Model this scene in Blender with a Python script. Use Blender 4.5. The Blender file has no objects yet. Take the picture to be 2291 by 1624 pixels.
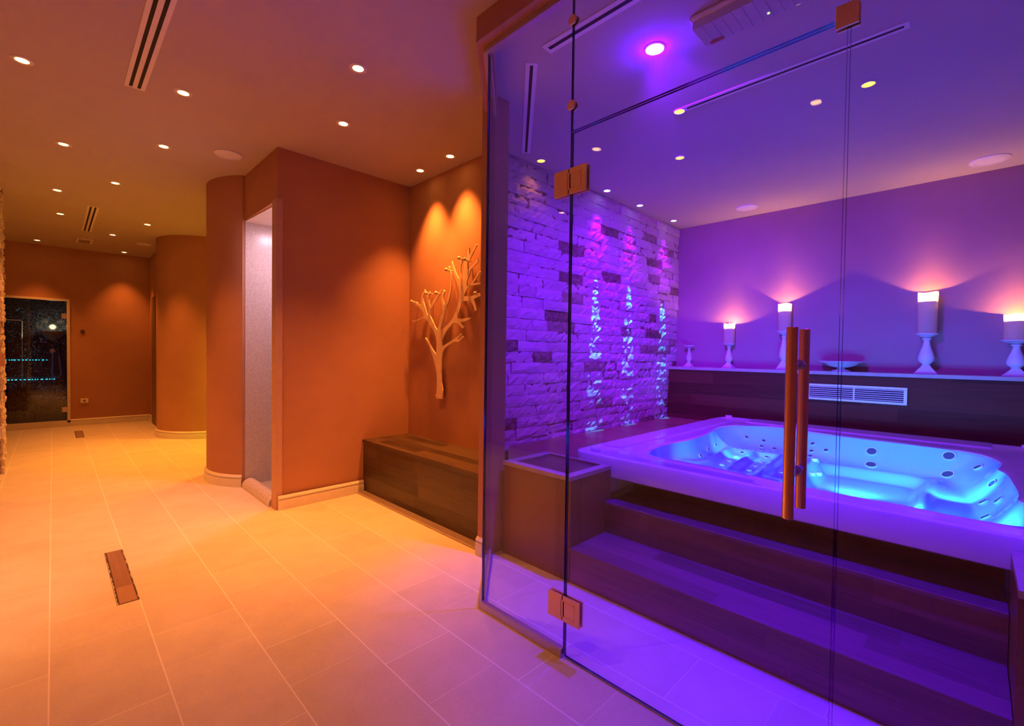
import bpy, bmesh, math, random
from mathutils import Vector, Matrix
from mathutils.geometry import tessellate_polygon
R = math.radians
random.seed(7)
scn = bpy.context.scene
col = scn.collection

# ------------------------------------------------------------------ camera
CAM_H = 1.2
YAW, PITCH, ROLL, FPX = .783512, -.0205395, .01312514, 1031.46
fw = Vector((math.sin(YAW)*math.cos(PITCH), math.cos(YAW)*math.cos(PITCH), math.sin(PITCH)))
rt = Vector((math.cos(YAW), -math.sin(YAW), 0)); up = rt.cross(fw)
rt2 = rt*math.cos(ROLL)+up*math.sin(ROLL); up2 = -rt*math.sin(ROLL)+up*math.cos(ROLL)
cd = bpy.data.cameras.new('camera'); cam = bpy.data.objects.new('camera', cd); col.objects.link(cam)
M = Matrix((rt2, up2, -fw)).transposed().to_4x4(); M.translation = Vector((0, 0, CAM_H)); cam.matrix_world = M
cd.sensor_fit = 'HORIZONTAL'; cd.sensor_width = 36; cd.lens = 36*FPX/2291; cd.clip_start = .02
scn.camera = cam
# ------------------------------------------------------------------ view, world
vs = scn.view_settings
scn.display_settings.display_device = 'sRGB'
vs.view_transform = 'Standard'; vs.look = 'None'; vs.exposure = 0.0; vs.gamma = 1; vs.use_curve_mapping = False
w = bpy.data.worlds.new('world'); scn.world = w; w.use_nodes = True
w.node_tree.nodes['Background'].inputs[0].default_value = (.02, .012, .02, 1)
w.node_tree.nodes['Background'].inputs[1].default_value = .3
cy = scn.cycles
cy.use_adaptive_sampling = True; cy.adaptive_threshold = .025
cy.max_bounces = 7; cy.diffuse_bounces = 3; cy.glossy_bounces = 3; cy.transmission_bounces = 4; cy.transparent_max_bounces = 16
cy.sample_clamp_indirect = 4; cy.caustics_reflective = False; cy.caustics_refractive = False
# ------------------------------------------------------------------ light colours and powers (lamp fittings and added helper beams)
AMBER = (1.0, .28, .042); YELLOW = (1.0, .56, .03); VIOLET = (.075, 0.0, 1.0); WASH = (.30, .0, 1.0); MAGENTA = (.15, 0, 1.0)
CYAN = (.02, .235, 1.0); CANDLE = (1.0, .40, .07); LILAC = (.78, .50, .62)
P_DOWN = 124; P_LED = 370; P_WASH = 75; P_TUB = 32; P_CANDLE = 58; P_NICHE = 9
CEIL = 2.712

# ------------------------------------------------------------------ helpers
def tag(o, label=None, cat=None, group=None, kind=None):
    if label: o['label'] = label
    if cat: o['category'] = cat
    if group: o['group'] = group
    if kind: o['kind'] = kind
    return o
def empty(name, loc=(0, 0, 0), rz=0, **k):
    o = bpy.data.objects.new(name, None); col.objects.link(o); o.location = loc; o.rotation_euler = (0, 0, rz)
    o.empty_display_size = .05
    return tag(o, **k)
def obj(name, bm, mats, parent=None, smooth=False, loc=None, **k):
    me = bpy.data.meshes.new(name)
    bmesh.ops.recalc_face_normals(bm, faces=bm.faces)
    bm.to_mesh(me); bm.free()
    if not isinstance(mats, (list, tuple)): mats = [mats]
    for m in mats: me.materials.append(m)
    if smooth:
        for p in me.polygons: p.use_smooth = True
        try: me.set_sharp_from_angle(angle=R(38))
        except Exception: pass
    o = bpy.data.objects.new(name, me); col.objects.link(o)
    if loc: o.location = loc
    if parent: o.parent = parent
    return tag(o, **k)
def box(bm, a, b, mi=0, bev=0):
    vs_ = [bm.verts.new((x, y, z)) for x in (a[0], b[0]) for y in (a[1], b[1]) for z in (a[2], b[2])]
    fs = [bm.faces.new([vs_[i] for i in f]) for f in ((0,1,3,2),(4,6,7,5),(0,4,5,1),(2,3,7,6),(0,2,6,4),(1,5,7,3))]
    for f in fs: f.material_index = mi
    if bev:
        es = list({e for f in fs for e in f.edges})
        r_ = bmesh.ops.bevel(bm, geom=es, offset=bev, segments=2, profile=.5, affect='EDGES')
        for f in r_['faces']: f.material_index = mi
    return fs
def boxbm(a, b, bev=0):
    bm = bmesh.new(); box(bm, a, b, 0, bev); return bm
def prism(bm, pts, z0, z1, mi=0):
    n = len(pts)
    lo = [bm.verts.new((p[0], p[1], z0)) for p in pts]; hi = [bm.verts.new((p[0], p[1], z1)) for p in pts]
    for i in range(n):
        f = bm.faces.new((lo[i], lo[(i+1) % n], hi[(i+1) % n], hi[i])); f.material_index = mi
    for L in (lo, hi): f = bm.faces.new(L); f.material_index = mi
def lathe(bm, prof, seg=32, c=(0, 0, 0), axis='Z', square=False, mi=0):
    rings = []
    for r, z in prof:
        ring = []
        if r < 1e-6:
            ring = [bm.verts.new((0, 0, z))]
        else:
            for i in range(seg):
                a = 2*math.pi*(i+.5)/seg; ring.append(bm.verts.new((r*math.cos(a), r*math.sin(a), z)))
        rings.append(ring)
    for A, B in zip(rings, rings[1:]):
        if len(A) == 1 and len(B) == 1: continue
        for i in range(seg):
            j = (i+1) % seg
            if len(A) == 1: f = bm.faces.new((A[0], B[i], B[j]))
            elif len(B) == 1: f = bm.faces.new((A[i], A[j], B[0]))
            else: f = bm.faces.new((A[i], A[j], B[j], B[i]))
            f.material_index = mi
    vv = [v for r_ in rings for v in r_]
    if axis == 'X': T = Matrix.Rotation(R(90), 4, 'Y')
    elif axis == 'Y': T = Matrix.Rotation(R(-90), 4, 'X')
    elif isinstance(axis, Vector): T = Vector((0, 0, 1)).rotation_difference(axis).to_matrix().to_4x4()
    else: T = Matrix.Identity(4)
    T = Matrix.Translation(c) @ T
    for v in vv: v.co = T @ v.co
    return vv
def cyl(bm, a, b, r, seg=20):
    a, b = Vector(a), Vector(b); d = b-a
    lathe(bm, [(0, 0), (r, 0), (r, d.length), (0, d.length)], seg, a, d.normalized())
def tube(bm, pts, r, seg=10):
    pts = [Vector(p) for p in pts]; rings = []
    for i, p in enumerate(pts):
        t = (pts[min(i+1, len(pts)-1)]-pts[max(i-1, 0)]).normalized()
        n1 = t.orthogonal().normalized() if i == 0 else (n1 - t*n1.dot(t)).normalized()
        n2 = t.cross(n1)
        rings.append([bm.verts.new(p+r*(n1*math.cos(2*math.pi*k/seg)+n2*math.sin(2*math.pi*k/seg))) for k in range(seg)])
    for A, B in zip(rings, rings[1:]):
        for k in range(seg): bm.faces.new((A[k], A[(k+1) % seg], B[(k+1) % seg], B[k]))
    bm.faces.new(rings[0]); bm.faces.new(rings[-1])
def link_copy(o, parent=None):
    c = o.copy(); col.objects.link(c)
    if parent: c.parent = parent
    return c
def copy_tree(root):
    r_ = link_copy(root)
    for ch in list(root.children):
        c = link_copy(ch, r_)
        for g in list(ch.children): link_copy(g, c)
    return r_
def spot(name, loc, color, power, size, blend=.5, radius=.03, parent=None, rot=(0, 0, 0), target=None):
    l = bpy.data.lights.new(name, 'SPOT'); l.color = color; l.energy = power; l.spot_size = R(size); l.spot_blend = blend; l.shadow_soft_size = radius
    o = bpy.data.objects.new(name, l); col.objects.link(o); o.location = loc; o.rotation_euler = rot
    if target is not None: o.rotation_euler = (Vector(target)-Vector(loc)).to_track_quat('-Z', 'Y').to_euler()
    if parent: o.parent = parent
    return o
def point(name, loc, color, power, radius=.02, parent=None):
    l = bpy.data.lights.new(name, 'POINT'); l.color = color; l.energy = power; l.shadow_soft_size = radius
    o = bpy.data.objects.new(name, l); col.objects.link(o); o.location = loc
    if parent: o.parent = parent
    return o

# ------------------------------------------------------------------ materials
class NT:
    def __init__(s, name):
        s.m = bpy.data.materials.new(name); s.m.use_nodes = True; s.t = s.m.node_tree
        s.p = s.t.nodes['Principled BSDF']; s.out = s.t.nodes['Material Output']
    def n(s, typ, **k):
        nd = s.t.nodes.new(typ)
        for a, v in k.items():
            if a.startswith('i_'): nd.inputs[a[2:]].default_value = v
            else: setattr(nd, a, v)
        return nd
    def l(s, a, b): s.t.links.new(a, b)
    def math(s, op, a, b=None, c=None):
        nd = s.n('ShaderNodeMath', operation=op)
        for i, v in enumerate((a, b, c)):
            if v is None: continue
            if isinstance(v, (int, float)): nd.inputs[i].default_value = v
            else: s.l(v, nd.inputs[i])
        return nd.outputs[0]
    def pos(s):
        g = s.n('ShaderNodeNewGeometry'); x = s.n('ShaderNodeSeparateXYZ'); s.l(g.outputs['Position'], x.inputs[0]); return g.outputs['Position'], x.outputs
    def bump(s, h, strength=.3, dist=.01, normal=None):
        b = s.n('ShaderNodeBump'); b.inputs['Strength'].default_value = strength; b.inputs['Distance'].default_value = dist
        s.l(h, b.inputs['Height']); s.l(b.outputs[0], s.p.inputs['Normal']); return b
    def noise(s, vec, scale, detail=4, rough=.55):
        nd = s.n('ShaderNodeTexNoise'); nd.inputs['Scale'].default_value = scale; nd.inputs['Detail'].default_value = detail; nd.inputs['Roughness'].default_value = rough
        s.l(vec, nd.inputs['Vector']); return nd
    def ramp(s, fac, stops):
        nd = s.n('ShaderNodeValToRGB'); cr = nd.color_ramp
        while len(cr.elements) < len(stops): cr.elements.new(.5)
        for e, (p, c) in zip(cr.elements, stops): e.position = p; e.color = (*c, 1)
        s.l(fac, nd.inputs[0]); return nd.outputs[0]
def plain(name, color, rough=.5, metal=0, spec=.5, noise=0, nscale=30, bump=0, bscale=200, bdist=.002, coat=0):
    t = NT(name); p = t.p
    p.inputs['Base Color'].default_value = (*color, 1); p.inputs['Roughness'].default_value = rough; p.inputs['Metallic'].default_value = metal
    p.inputs['Specular IOR Level'].default_value = spec; p.inputs['Coat Weight'].default_value = coat
    P, _ = t.pos()
    if noise:
        nz = t.noise(P, nscale)
        c = t.ramp(nz.outputs['Fac'], [(.3, tuple(v*(1-noise) for v in color)), (.7, tuple(min(1, v*(1+noise)) for v in color))])
        t.l(c, p.inputs['Base Color'])
    if bump:
        nb = t.noise(P, bscale, 3); t.bump(nb.outputs['Fac'], bump, bdist)
    return t.m
def emit(name, color, strength):
    t = NT(name); t.p.inputs['Base Color'].default_value = (0, 0, 0, 1)
    t.p.inputs['Emission Color'].default_value = (*color, 1); t.p.inputs['Emission Strength'].default_value = strength
    return t.m
def glass_mat(name, tint=(1, 1, 1), ior=1.45):
    t = NT(name); t.t.nodes.remove(t.p)
    tr = t.n('ShaderNodeBsdfTransparent'); tr.inputs[0].default_value = (*tint, 1)
    gl = t.n('ShaderNodeBsdfGlossy'); gl.inputs['Roughness'].default_value = .0
    g = t.n('ShaderNodeNewGeometry'); dt = t.n('ShaderNodeVectorMath', operation='DOT_PRODUCT'); t.l(g.outputs['Normal'], dt.inputs[0]); t.l(g.outputs['Incoming'], dt.inputs[1])
    f0 = ((ior-1)/(ior+1))**2
    k = t.math('POWER', t.math('SUBTRACT', 1.0, t.math('ABSOLUTE', dt.outputs['Value'])), 5.0)
    F = t.math('MULTIPLY_ADD', k, 1-f0, f0)
    mx = t.n('ShaderNodeMixShader'); t.l(F, mx.inputs[0]); t.l(tr.outputs[0], mx.inputs[1]); t.l(gl.outputs[0], mx.inputs[2])
    t.l(mx.outputs[0], t.out.inputs[0]); return t.m
def wood_mat(name, dark, light, L, H, vertical=False, rough=.35, seam=.0015, spec=.5):
    t = NT(name); P, x = t.pos()
    if vertical: u = x[2]; v = t.math('ADD', x[0], x[1])
    else: u = x[1]; v = t.math('ADD', x[0], x[2])
    row = t.math('FLOOR', t.math('DIVIDE', v, H))
    off = t.math('FRACT', t.math('MULTIPLY', t.math('SINE', t.math('MULTIPLY', row, 12.9898)), 437.5))
    uu = t.math('ADD', t.math('DIVIDE', u, L), t.math('MULTIPLY', off, 1.0))
    colm = t.math('FLOOR', uu)
    rnd = t.n('ShaderNodeTexWhiteNoise', noise_dimensions='2D'); cb = t.n('ShaderNodeCombineXYZ'); t.l(row, cb.inputs[0]); t.l(colm, cb.inputs[1]); t.l(cb.outputs[0], rnd.inputs['Vector'])
    gv = t.n('ShaderNodeCombineXYZ')
    t.l(t.math('ADD', t.math('MULTIPLY', u, 3.0), t.math('MULTIPLY', rnd.outputs['Value'], 40)), gv.inputs[0]); t.l(t.math('MULTIPLY', v, 45), gv.inputs[1]); t.l(t.math('MULTIPLY', rnd.outputs['Value'], 9), gv.inputs[2])
    gr = t.noise(gv.outputs[0], 1.3, 6, .6)
    f = t.math('ADD', t.math('MULTIPLY', gr.outputs['Fac'], .85), t.math('MULTIPLY', rnd.outputs['Value'], .62))
    c = t.ramp(f, [(.30, dark), (.62, tuple((a+b)/2 for a, b in zip(dark, light))), (.95, light)])
    fv = t.math('FRACT', t.math('DIVIDE', v, H)); fu = t.math('FRACT', uu)
    s1 = t.math('LESS_THAN', fv, seam/H); s2 = t.math('LESS_THAN', fu, seam/L)
    sm = t.math('MAXIMUM', s1, s2)
    mx = t.n('ShaderNodeMix', data_type='RGBA'); t.l(sm, mx.inputs[0]); t.l(c, mx.inputs[6]); mx.inputs[7].default_value = (dark[0]*.3, dark[1]*.3, dark[2]*.3, 1)
    t.l(mx.outputs[2], t.p.inputs['Base Color'])
    t.p.inputs['Roughness'].default_value = rough; t.p.inputs['Specular IOR Level'].default_value = spec
    h = t.math('SUBTRACT', t.math('MULTIPLY', gr.outputs['Fac'], .5), sm)
    t.bump(h, .25, .002); return t.m
def floor_mat():
    t = NT('limestone_tile'); P, x = t.pos()
    u = t.math('DIVIDE', t.math('ADD', x[0], .016), .305); k = t.math('FLOOR', u); fu = t.math('FRACT', u)
    v = t.math('FRACT', t.math('DIVIDE', t.math('SUBTRACT', t.math('SUBTRACT', x[1], .808), t.math('MULTIPLY', k, .446)), .861))
    w1 = .0022/.305; w2 = .0016/.861
    g1 = t.math('MAXIMUM', t.math('LESS_THAN', fu, w1), t.math('GREATER_THAN', fu, 1-w1))
    g2 = t.math('MAXIMUM', t.math('LESS_THAN', v, w2), t.math('LESS_THAN', t.math('ABSOLUTE', t.math('SUBTRACT', v, .333)), w2))
    g = t.math('MAXIMUM', g1, g2)
    row = t.math('FLOOR', t.math('DIVIDE', t.math('SUBTRACT', t.math('SUBTRACT', x[1], .808), t.math('MULTIPLY', k, .446)), .861))
    half = t.math('GREATER_THAN', v, .333)
    cb = t.n('ShaderNodeCombineXYZ'); t.l(k, cb.inputs[0]); t.l(row, cb.inputs[1]); t.l(half, cb.inputs[2])
    rnd = t.n('ShaderNodeTexWhiteNoise', noise_dimensions='3D'); t.l(cb.outputs[0], rnd.inputs['Vector'])
    n1 = t.noise(P, 6, 5); n2 = t.noise(P, 90, 4)
    f = t.math('ADD', t.math('ADD', t.math('MULTIPLY', n1.outputs['Fac'], .5), t.math('MULTIPLY', n2.outputs['Fac'], .35)), t.math('MULTIPLY', rnd.outputs['Value'], .14))
    c = t.ramp(f, [(.3, (.60, .53, .43)), (.7, (.74, .67, .57))])
    mx = t.n('ShaderNodeMix', data_type='RGBA'); t.l(g, mx.inputs[0]); t.l(c, mx.inputs[6]); mx.inputs[7].default_value = (.88, .84, .78, 1)
    t.l(mx.outputs[2], t.p.inputs['Base Color']); t.p.inputs['Roughness'].default_value = .62; t.p.inputs['Specular IOR Level'].default_value = .3
    h = t.math('SUBTRACT', t.math('MULTIPLY', n2.outputs['Fac'], .3), g); t.bump(h, .2, .0015); return t.m
def mosaic_mat(name, c0, c1, size=.011, grout=(.5, .46, .44), rough=.25):
    t = NT(name); P, x = t.pos()
    a = t.math('ADD', x[0], t.math('MULTIPLY', x[1], 1.0))
    fu = t.math('FRACT', t.math('DIVIDE', a, size*1.2)); fv = t.math('FRACT', t.math('DIVIDE', x[2], size))
    g = t.math('MAXIMUM', t.math('LESS_THAN', fu, .13), t.math('LESS_THAN', fv, .13))
    cb = t.n('ShaderNodeCombineXYZ'); t.l(t.math('FLOOR', t.math('DIVIDE', a, size*1.2)), cb.inputs[0]); t.l(t.math('FLOOR', t.math('DIVIDE', x[2], size)), cb.inputs[1])
    rnd = t.n('ShaderNodeTexWhiteNoise', noise_dimensions='2D'); t.l(cb.outputs[0], rnd.inputs['Vector'])
    c = t.ramp(rnd.outputs['Value'], [(0, c0), (1, c1)])
    mx = t.n('ShaderNodeMix', data_type='RGBA'); t.l(g, mx.inputs[0]); t.l(c, mx.inputs[6]); mx.inputs[7].default_value = (*grout, 1)
    t.l(mx.outputs[2], t.p.inputs['Base Color']); t.p.inputs['Roughness'].default_value = rough
    t.bump(t.math('SUBTRACT', 1.0, g), .3, .001); return t.m
def stone_mat(name, cols):
    t = NT(name); P, x = t.pos()
    at = t.n('ShaderNodeAttribute', attribute_name='tone')
    n1 = t.noise(P, 22, 6, .65); n2 = t.noise(P, 120, 4)
    f = t.math('ADD', at.outputs['Fac'], t.math('MULTIPLY', t.math('SUBTRACT', n1.outputs['Fac'], .5), .45))
    c = t.ramp(f, [(.05, cols[0]), (.2, cols[1]), (.5, cols[2]), (1, cols[3])])
    t.l(c, t.p.inputs['Base Color']); t.p.inputs['Roughness'].default_value = .75
    h = t.math('ADD', t.math('MULTIPLY', n1.outputs['Fac'], 1.0), t.math('MULTIPLY', n2.outputs['Fac'], .3)); t.bump(h, .7, .012); return t.m
def wax_mat():
    t = NT('candle_wax'); t.t.nodes.remove(t.p)
    d = t.n('ShaderNodeBsdfDiffuse'); d.inputs[0].default_value = (.8, .74, .66, 1)
    tl = t.n('ShaderNodeBsdfTranslucent'); tl.inputs[0].default_value = (.95, .8, .6, 1)
    mx = t.n('ShaderNodeMixShader'); mx.inputs[0].default_value = .6; t.l(d.outputs[0], mx.inputs[1]); t.l(tl.outputs[0], mx.inputs[2]); t.l(mx.outputs[0], t.out.inputs[0]); return t.m
def brushed(name, color, rough=.32):
    t = NT(name); P, x = t.pos()
    cb = t.n('ShaderNodeCombineXYZ'); t.l(t.math('MULTIPLY', t.math('ADD', x[0], x[1]), 260), cb.inputs[0]); t.l(t.math('MULTIPLY', x[2], 6), cb.inputs[1])
    nz = t.noise(cb.outputs[0], 3, 3)
    c = t.ramp(nz.outputs['Fac'], [(.3, tuple(v*.93 for v in color)), (.7, color)])
    t.l(c, t.p.inputs['Base Color']); t.p.inputs['Metallic'].default_value = .55; t.p.inputs['Roughness'].default_value = rough
    return t.m

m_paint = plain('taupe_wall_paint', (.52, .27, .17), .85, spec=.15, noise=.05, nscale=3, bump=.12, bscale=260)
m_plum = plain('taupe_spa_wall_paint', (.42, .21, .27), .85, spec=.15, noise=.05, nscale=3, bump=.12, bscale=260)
m_ceil = plain('ceiling_paint', (.58, .50, .46), .9, spec=.1, noise=.03, nscale=2, bump=.08, bscale=300)
m_white = plain('white_gloss_paint', (.80, .74, .66), .4, noise=.03, nscale=8)
m_plaster = plain('white_plaster', (.88, .84, .82), .8, noise=.03, nscale=8)
m_trimring = plain('white_lamp_trim', (.82, .78, .74), .35, noise=.02)
m_tile = floor_mat()
m_bench = wood_mat('dark_plank_wood', (.022, .013, .009), (.10, .062, .04), .55, .088, rough=.42)
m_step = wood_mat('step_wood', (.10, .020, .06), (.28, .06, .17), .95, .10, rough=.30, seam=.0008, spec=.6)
m_panel = wood_mat('vertical_grain_wood', (.13, .045, .025), (.27, .10, .05), 1.5, .35, vertical=True, rough=.38, seam=.0006)
m_shelfw = wood_mat('shelf_wood', (.05, .012, .010), (.12, .03, .02), .9, .12, rough=.6, seam=.001, spec=.15)
m_boxtop = wood_mat('box_top_wood', (.06, .03, .015), (.15, .08, .04), .6, .09, rough=.3)
m_trimwood = plain('pale_edge_wood', (.50, .40, .34), .4, noise=.08, nscale=15)
m_acryl = plain('white_acrylic', (.82, .84, .86), .12, noise=.02, nscale=5, coat=.5)
m_basin = plain('glow_tinted_acrylic', (.26, .66, .95), .14, noise=.02, nscale=5, coat=.5)  # inner acrylic: the tub's blue glow is put into its colour
m_jet = plain('grey_jet_plastic', (.06, .09, .12), .35, noise=.1, nscale=80)
m_jetring = plain('pale_jet_ring', (.7, .75, .8), .2, noise=.03)
m_glass = glass_mat('clear_glass')
m_edge = plain('glass_edge', (.01, .03, .05), .08, noise=.1, nscale=10, spec=.8)
m_edgel = glass_mat('lit_glass_edge', (.35, .5, .75), 1.6)
m_bronze = brushed('brushed_bronze_hardware', (1.0, .62, .30), .30)
m_bar = plain('polished_bronze_bar', (1.0, .58, .28), .26, metal=.75, noise=.01, nscale=4)
m_steel = brushed('brushed_steel', (.66, .60, .56), .28)
m_alu = plain('aluminium_channel', (.60, .52, .50), .35, metal=.6, noise=.04)
m_dark = plain('dark_slot', (.006, .006, .006), .7, noise=.1)
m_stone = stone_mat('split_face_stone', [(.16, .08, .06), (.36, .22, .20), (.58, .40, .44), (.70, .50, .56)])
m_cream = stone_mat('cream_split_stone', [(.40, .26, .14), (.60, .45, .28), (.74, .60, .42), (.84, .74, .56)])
m_mos = mosaic_mat('pale_mosaic', (.66, .57, .55), (.78, .70, .68))
m_mosd = mosaic_mat('dark_mosaic', (.004, .006, .012), (.03, .05, .08), .018, (.002, .002, .003), .12)
m_holder = plain('white_painted_wood', (.78, .74, .76), .45, noise=.05, nscale=25)
m_wax = wax_mat()
m_flame = emit('flame', (1, .55, .18), 60)
m_pool = emit('molten_wax_glow', (1, .50, .16), 6)
m_lampw = emit('amber_lamp_glow', (1, .52, .12), 26)
m_lampspa = emit('dim_amber_lamp_glow', (1, .58, .12), 1.9)
m_lampw2 = emit('white_wash_lamp_glow', (.75, .85, 1), 6)
m_led = emit('blue_led_glow', (.10, .62, 1), 14)
m_ledstrip = emit('cyan_led_glow', (.02, .55, .75), 2.2)
m_star = emit('star_point_glow', (.10, .45, .6), .7)
m_green = emit('green_indicator', (.3, 1, .1), 5)
m_plastic = plain('white_plastic', (.90, .86, .84), .4, noise=.02)
m_clearpl = plain('ribbed_diffuser', (.62, .58, .66), .08, noise=.05, nscale=60, spec=.9, coat=1)
m_tree = plain('satin_cream_metal', (.80, .62, .42), .38, noise=.03)
m_hose = plain('blue_steel_hose', (.25, .4, .95), .4, noise=.05)
m_black = plain('black_metal', (.01, .01, .012), .35, noise=.1)

# ------------------------------------------------------------------ floor and ceiling
S = dict(kind='structure')
bm = boxbm((-1.5, -1.3, -.12), (5.6, 11.6, 0)); obj('floor', bm, m_tile, **S)
bm = boxbm((-1.5, -1.3, CEIL), (5.6, 11.6, CEIL+.12)); obj('ceiling', bm, m_ceil, **S)
# ------------------------------------------------------------------ corridor walls
def wallbox(name, a, b, m=m_paint): return obj(name, boxbm(a, b), m, **S)
wallbox('wall_near', (-1.4, -1.2, 0), (5.45, -1.08, CEIL))
wallbox('wall_left', (-1.4, -1.08, 0), (-1.28, 5.45, CEIL))
wallbox('wall_alcove', (2.33, 2.62, 0), (2.45, 3.69, CEIL))
wallbox('wall_bay', (1.90, 3.69, 0), (3.4, 3.80, CEIL))
# end wall with door opening X -.95..0.16 , z .094..1.9
bm = bmesh.new(); EY = 9.75
box(bm, (-1.4, EY, 1.925), (1.15, EY+.12, CEIL)); box(bm, (.185, EY, 0), (1.15, EY+.12, 1.925)); box(bm, (-1.4, EY, 0), (.185, EY+.12, .062))
box(bm, (-1.4, EY, .062), (-.85, EY+.12, 1.925))
obj('wall_far', bm, m_paint, **S)
wallbox('wall_far_side', (1.15, 8.35, 0), (1.30, EY+.12, CEIL))
bm = bmesh.new(); box(bm, (1.13, 8.62, .02), (1.15, 9.38, 2.02)); obj('door_3', bm, plain('dark_door_leaf', (.22, .13, .09), .6, noise=.08, nscale=12), **S)
wallbox('wall_passage_side', (3.3, 3.8, 0), (3.42, 9.0, CEIL))
wallbox('wall_passage_end', (1.30, 8.75, 0), (3.42, 8.87, CEIL))
wallbox('wall_left_far', (-1.4, 5.45, 0), (-1.28, EY, CEIL))
def circ(c, r, a0, a1, n):
    return [(c[0]+r*math.cos(R(a0+(a1-a0)*i/n)), c[1]+r*math.sin(R(a0+(a1-a0)*i/n))) for i in range(n+1)]
# near rounded wall end (beside the niche) and far round column
NC = (1.60, 4.93)
a_s = math.degrees(math.atan2(4.51-NC[1], 1.17-NC[0]))
pts = circ(NC, .60, a_s, -270+0, 40)     # clockwise from the niche corner to the back
pts = [(1.17, 4.51)] + pts + [(2.6, 5.53), (2.6, 5.35), (1.9, 5.2), (1.9, 4.51)]
def dedupe(p):
    o = []
    for q in p:
        if not o or (Vector(q)-Vector(o[-1])).length > 1e-4: o.append(q)
    return o
bm = bmesh.new(); prism(bm, dedupe(pts), 0, CEIL); obj('wall_rounded_end', bm, m_paint, smooth=True, **S)
PC = (1.66, 7.93)
bm = bmesh.new(); prism(bm, circ(PC, .65, 0, 354.4, 63), 0, CEIL); obj('wall_round_column', bm, m_paint, smooth=True, **S)
# baseboard profile sweep
def baseboard(name, path, h=.105, closed=False, t=.018):
    prof = [(0, 0), (t, 0), (t, h*.62), (t*.9, h*.68), (t*.55, h*.70), (t*.9, h*.76), (t*.95, h*.84), (t*.6, h*.93), (t*.3, h), (0, h)]
    bm = bmesh.new(); n = len(path); rings = []
    for i, p in enumerate(path):
        p = Vector(p)
        pa = Vector(path[i-1]) if (i > 0 or closed) else None
        pb = Vector(path[(i+1) % n]) if (i < n-1 or closed) else None
        d1 = (p-pa).normalized() if pa is not None else None; d2 = (pb-p).normalized() if pb is not None else None
        if d1 is None: d1 = d2
        if d2 is None: d2 = d1
        n1 = Vector((d1.y, -d1.x)); n2 = Vector((d2.y, -d2.x)); nn = (n1+n2).normalized(); k = 1/max(.3, nn.dot(n1))
        rings.append([bm.verts.new((p.x+nn.x*o*k, p.y+nn.y*o*k, z)) for o, z in prof])
    m = len(prof)
    for i in range(n if closed else n-1):
        A, B = rings[i], rings[(i+1) % n]
        for j in range(m): bm.faces.new((A[j], A[(j+1) % m], B[(j+1) % m], B[j]))
    if not closed: bm.faces.new(rings[0]); bm.faces.new(rings[-1])
    return obj(name, bm, m_white, smooth=True, **S)
# path direction: wall on the left-hand side of travel, board grows to the right of travel
baseboard('baseboard_bay', [(1.876, 3.67), (1.192, 3.67)][::-1])
baseboard('baseboard_rounded_end', [(1.165, 4.50)] [:0] + [p for p in circ(NC, .60, a_s-1, -200, 30)][::-1] if False else [p for p in circ(NC, .60, -210, a_s, 30)])
baseboard('baseboard_round_column', circ(PC, .65, 0, 354.4, 63)[::1], closed=True, h=.10)
baseboard('baseboard_far', [(.186, EY), (1.15, EY)])
baseboard('baseboard_far_side', [(1.15, 9.73), (1.15, 9.40)])
# ------------------------------------------------------------------ niche with curved mosaic shower
NX = 1.19
bm = bmesh.new()
box(bm, (NX, 3.775, 2.325), (1.90, 4.52, CEIL))                       # lintel
obj('wall_niche_lintel', bm, m_paint, **S)
bm = bmesh.new(); box(bm, (NX, 3.69, 2.325), (1.90, 3.775, CEIL)); box(bm, (NX, 3.69, 0), (1.90, 3.775, 2.325)); obj('wall_bay_return', bm, m_paint, **S)
bm = bmesh.new(); box(bm, (NX-.012, 3.678, 0), (NX+.035, 3.772, 2.33), bev=.004); obj('trim_1', bm, plain('jamb_trim', (.60, .38, .28), .6, noise=.05), **S)
bm = bmesh.new()                                                        # curved mosaic lining
iw = [(NX+.036, 3.776)] + [(1.52+.0+.36*math.cos(R(a)), 4.146+.36*math.sin(R(a))) for a in range(-90, 91, 6)] + [(NX+.002, 4.506)]
lo = [bm.verts.new((p[0], p[1], 0)) for p in iw]; hi = [bm.verts.new((p[0], p[1], 2.325)) for p in iw]
for i in range(len(iw)-1): bm.faces.new((lo[i], lo[i+1], hi[i+1], hi[i]))
ow = [(1.895, 3.777)]+[(1.895, 4.5)]
# close behind: second skin a little outside so the lining has thickness
iw2 = [(p[0]+.006*(1 if k > 1 else 0), p[1]+(.0 if k in (0, len(iw)-1) else 0)) for k, p in enumerate(iw)]
obj('wall_niche_mosaic', bm, m_mos, smooth=True, **S)
bm = bmesh.new(); prism(bm, iw, 2.318, 2.324); obj('ceiling_niche', bm, m_plaster, **S)
bm = bmesh.new(); prism(bm, [(NX, 3.776)]+iw[1:], .001, .012); obj('floor_niche', bm, m_mos, **S)
bm = bmesh.new()
tube(bm, [(NX+.035, 3.79, .012), (NX+.035, 3.9, .012), (NX+.035, 4.3, .012), (NX+.035, 4.49, .012)], .062, 20)
obj('trim_2', bm, m_mos, smooth=True, **S)
al = bpy.data.lights.new('niche_lamp_light', 'AREA'); al.energy = P_NICHE; al.color = LILAC; al.shape = 'DISK'; al.size = .12
t = empty('niche_lamp', (1.50, 4.0, 2.31), label='small white lamp recessed in the ceiling of the mosaic shower niche', cat='ceiling light')
lb = bmesh.new(); lathe(lb, [(0, .004), (.04, .004), (.045, 0), (.045, .008), (0, .008)], 24); obj('trim_ring', lb, m_trimring, t)
lb = bmesh.new(); lathe(lb, [(0, -.001), (.03, -.001), (.03, .003), (0, .003)], 24); obj('lens', lb, emit('niche_lamp_glow', (.8, .75, .9), 6), t)
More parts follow.
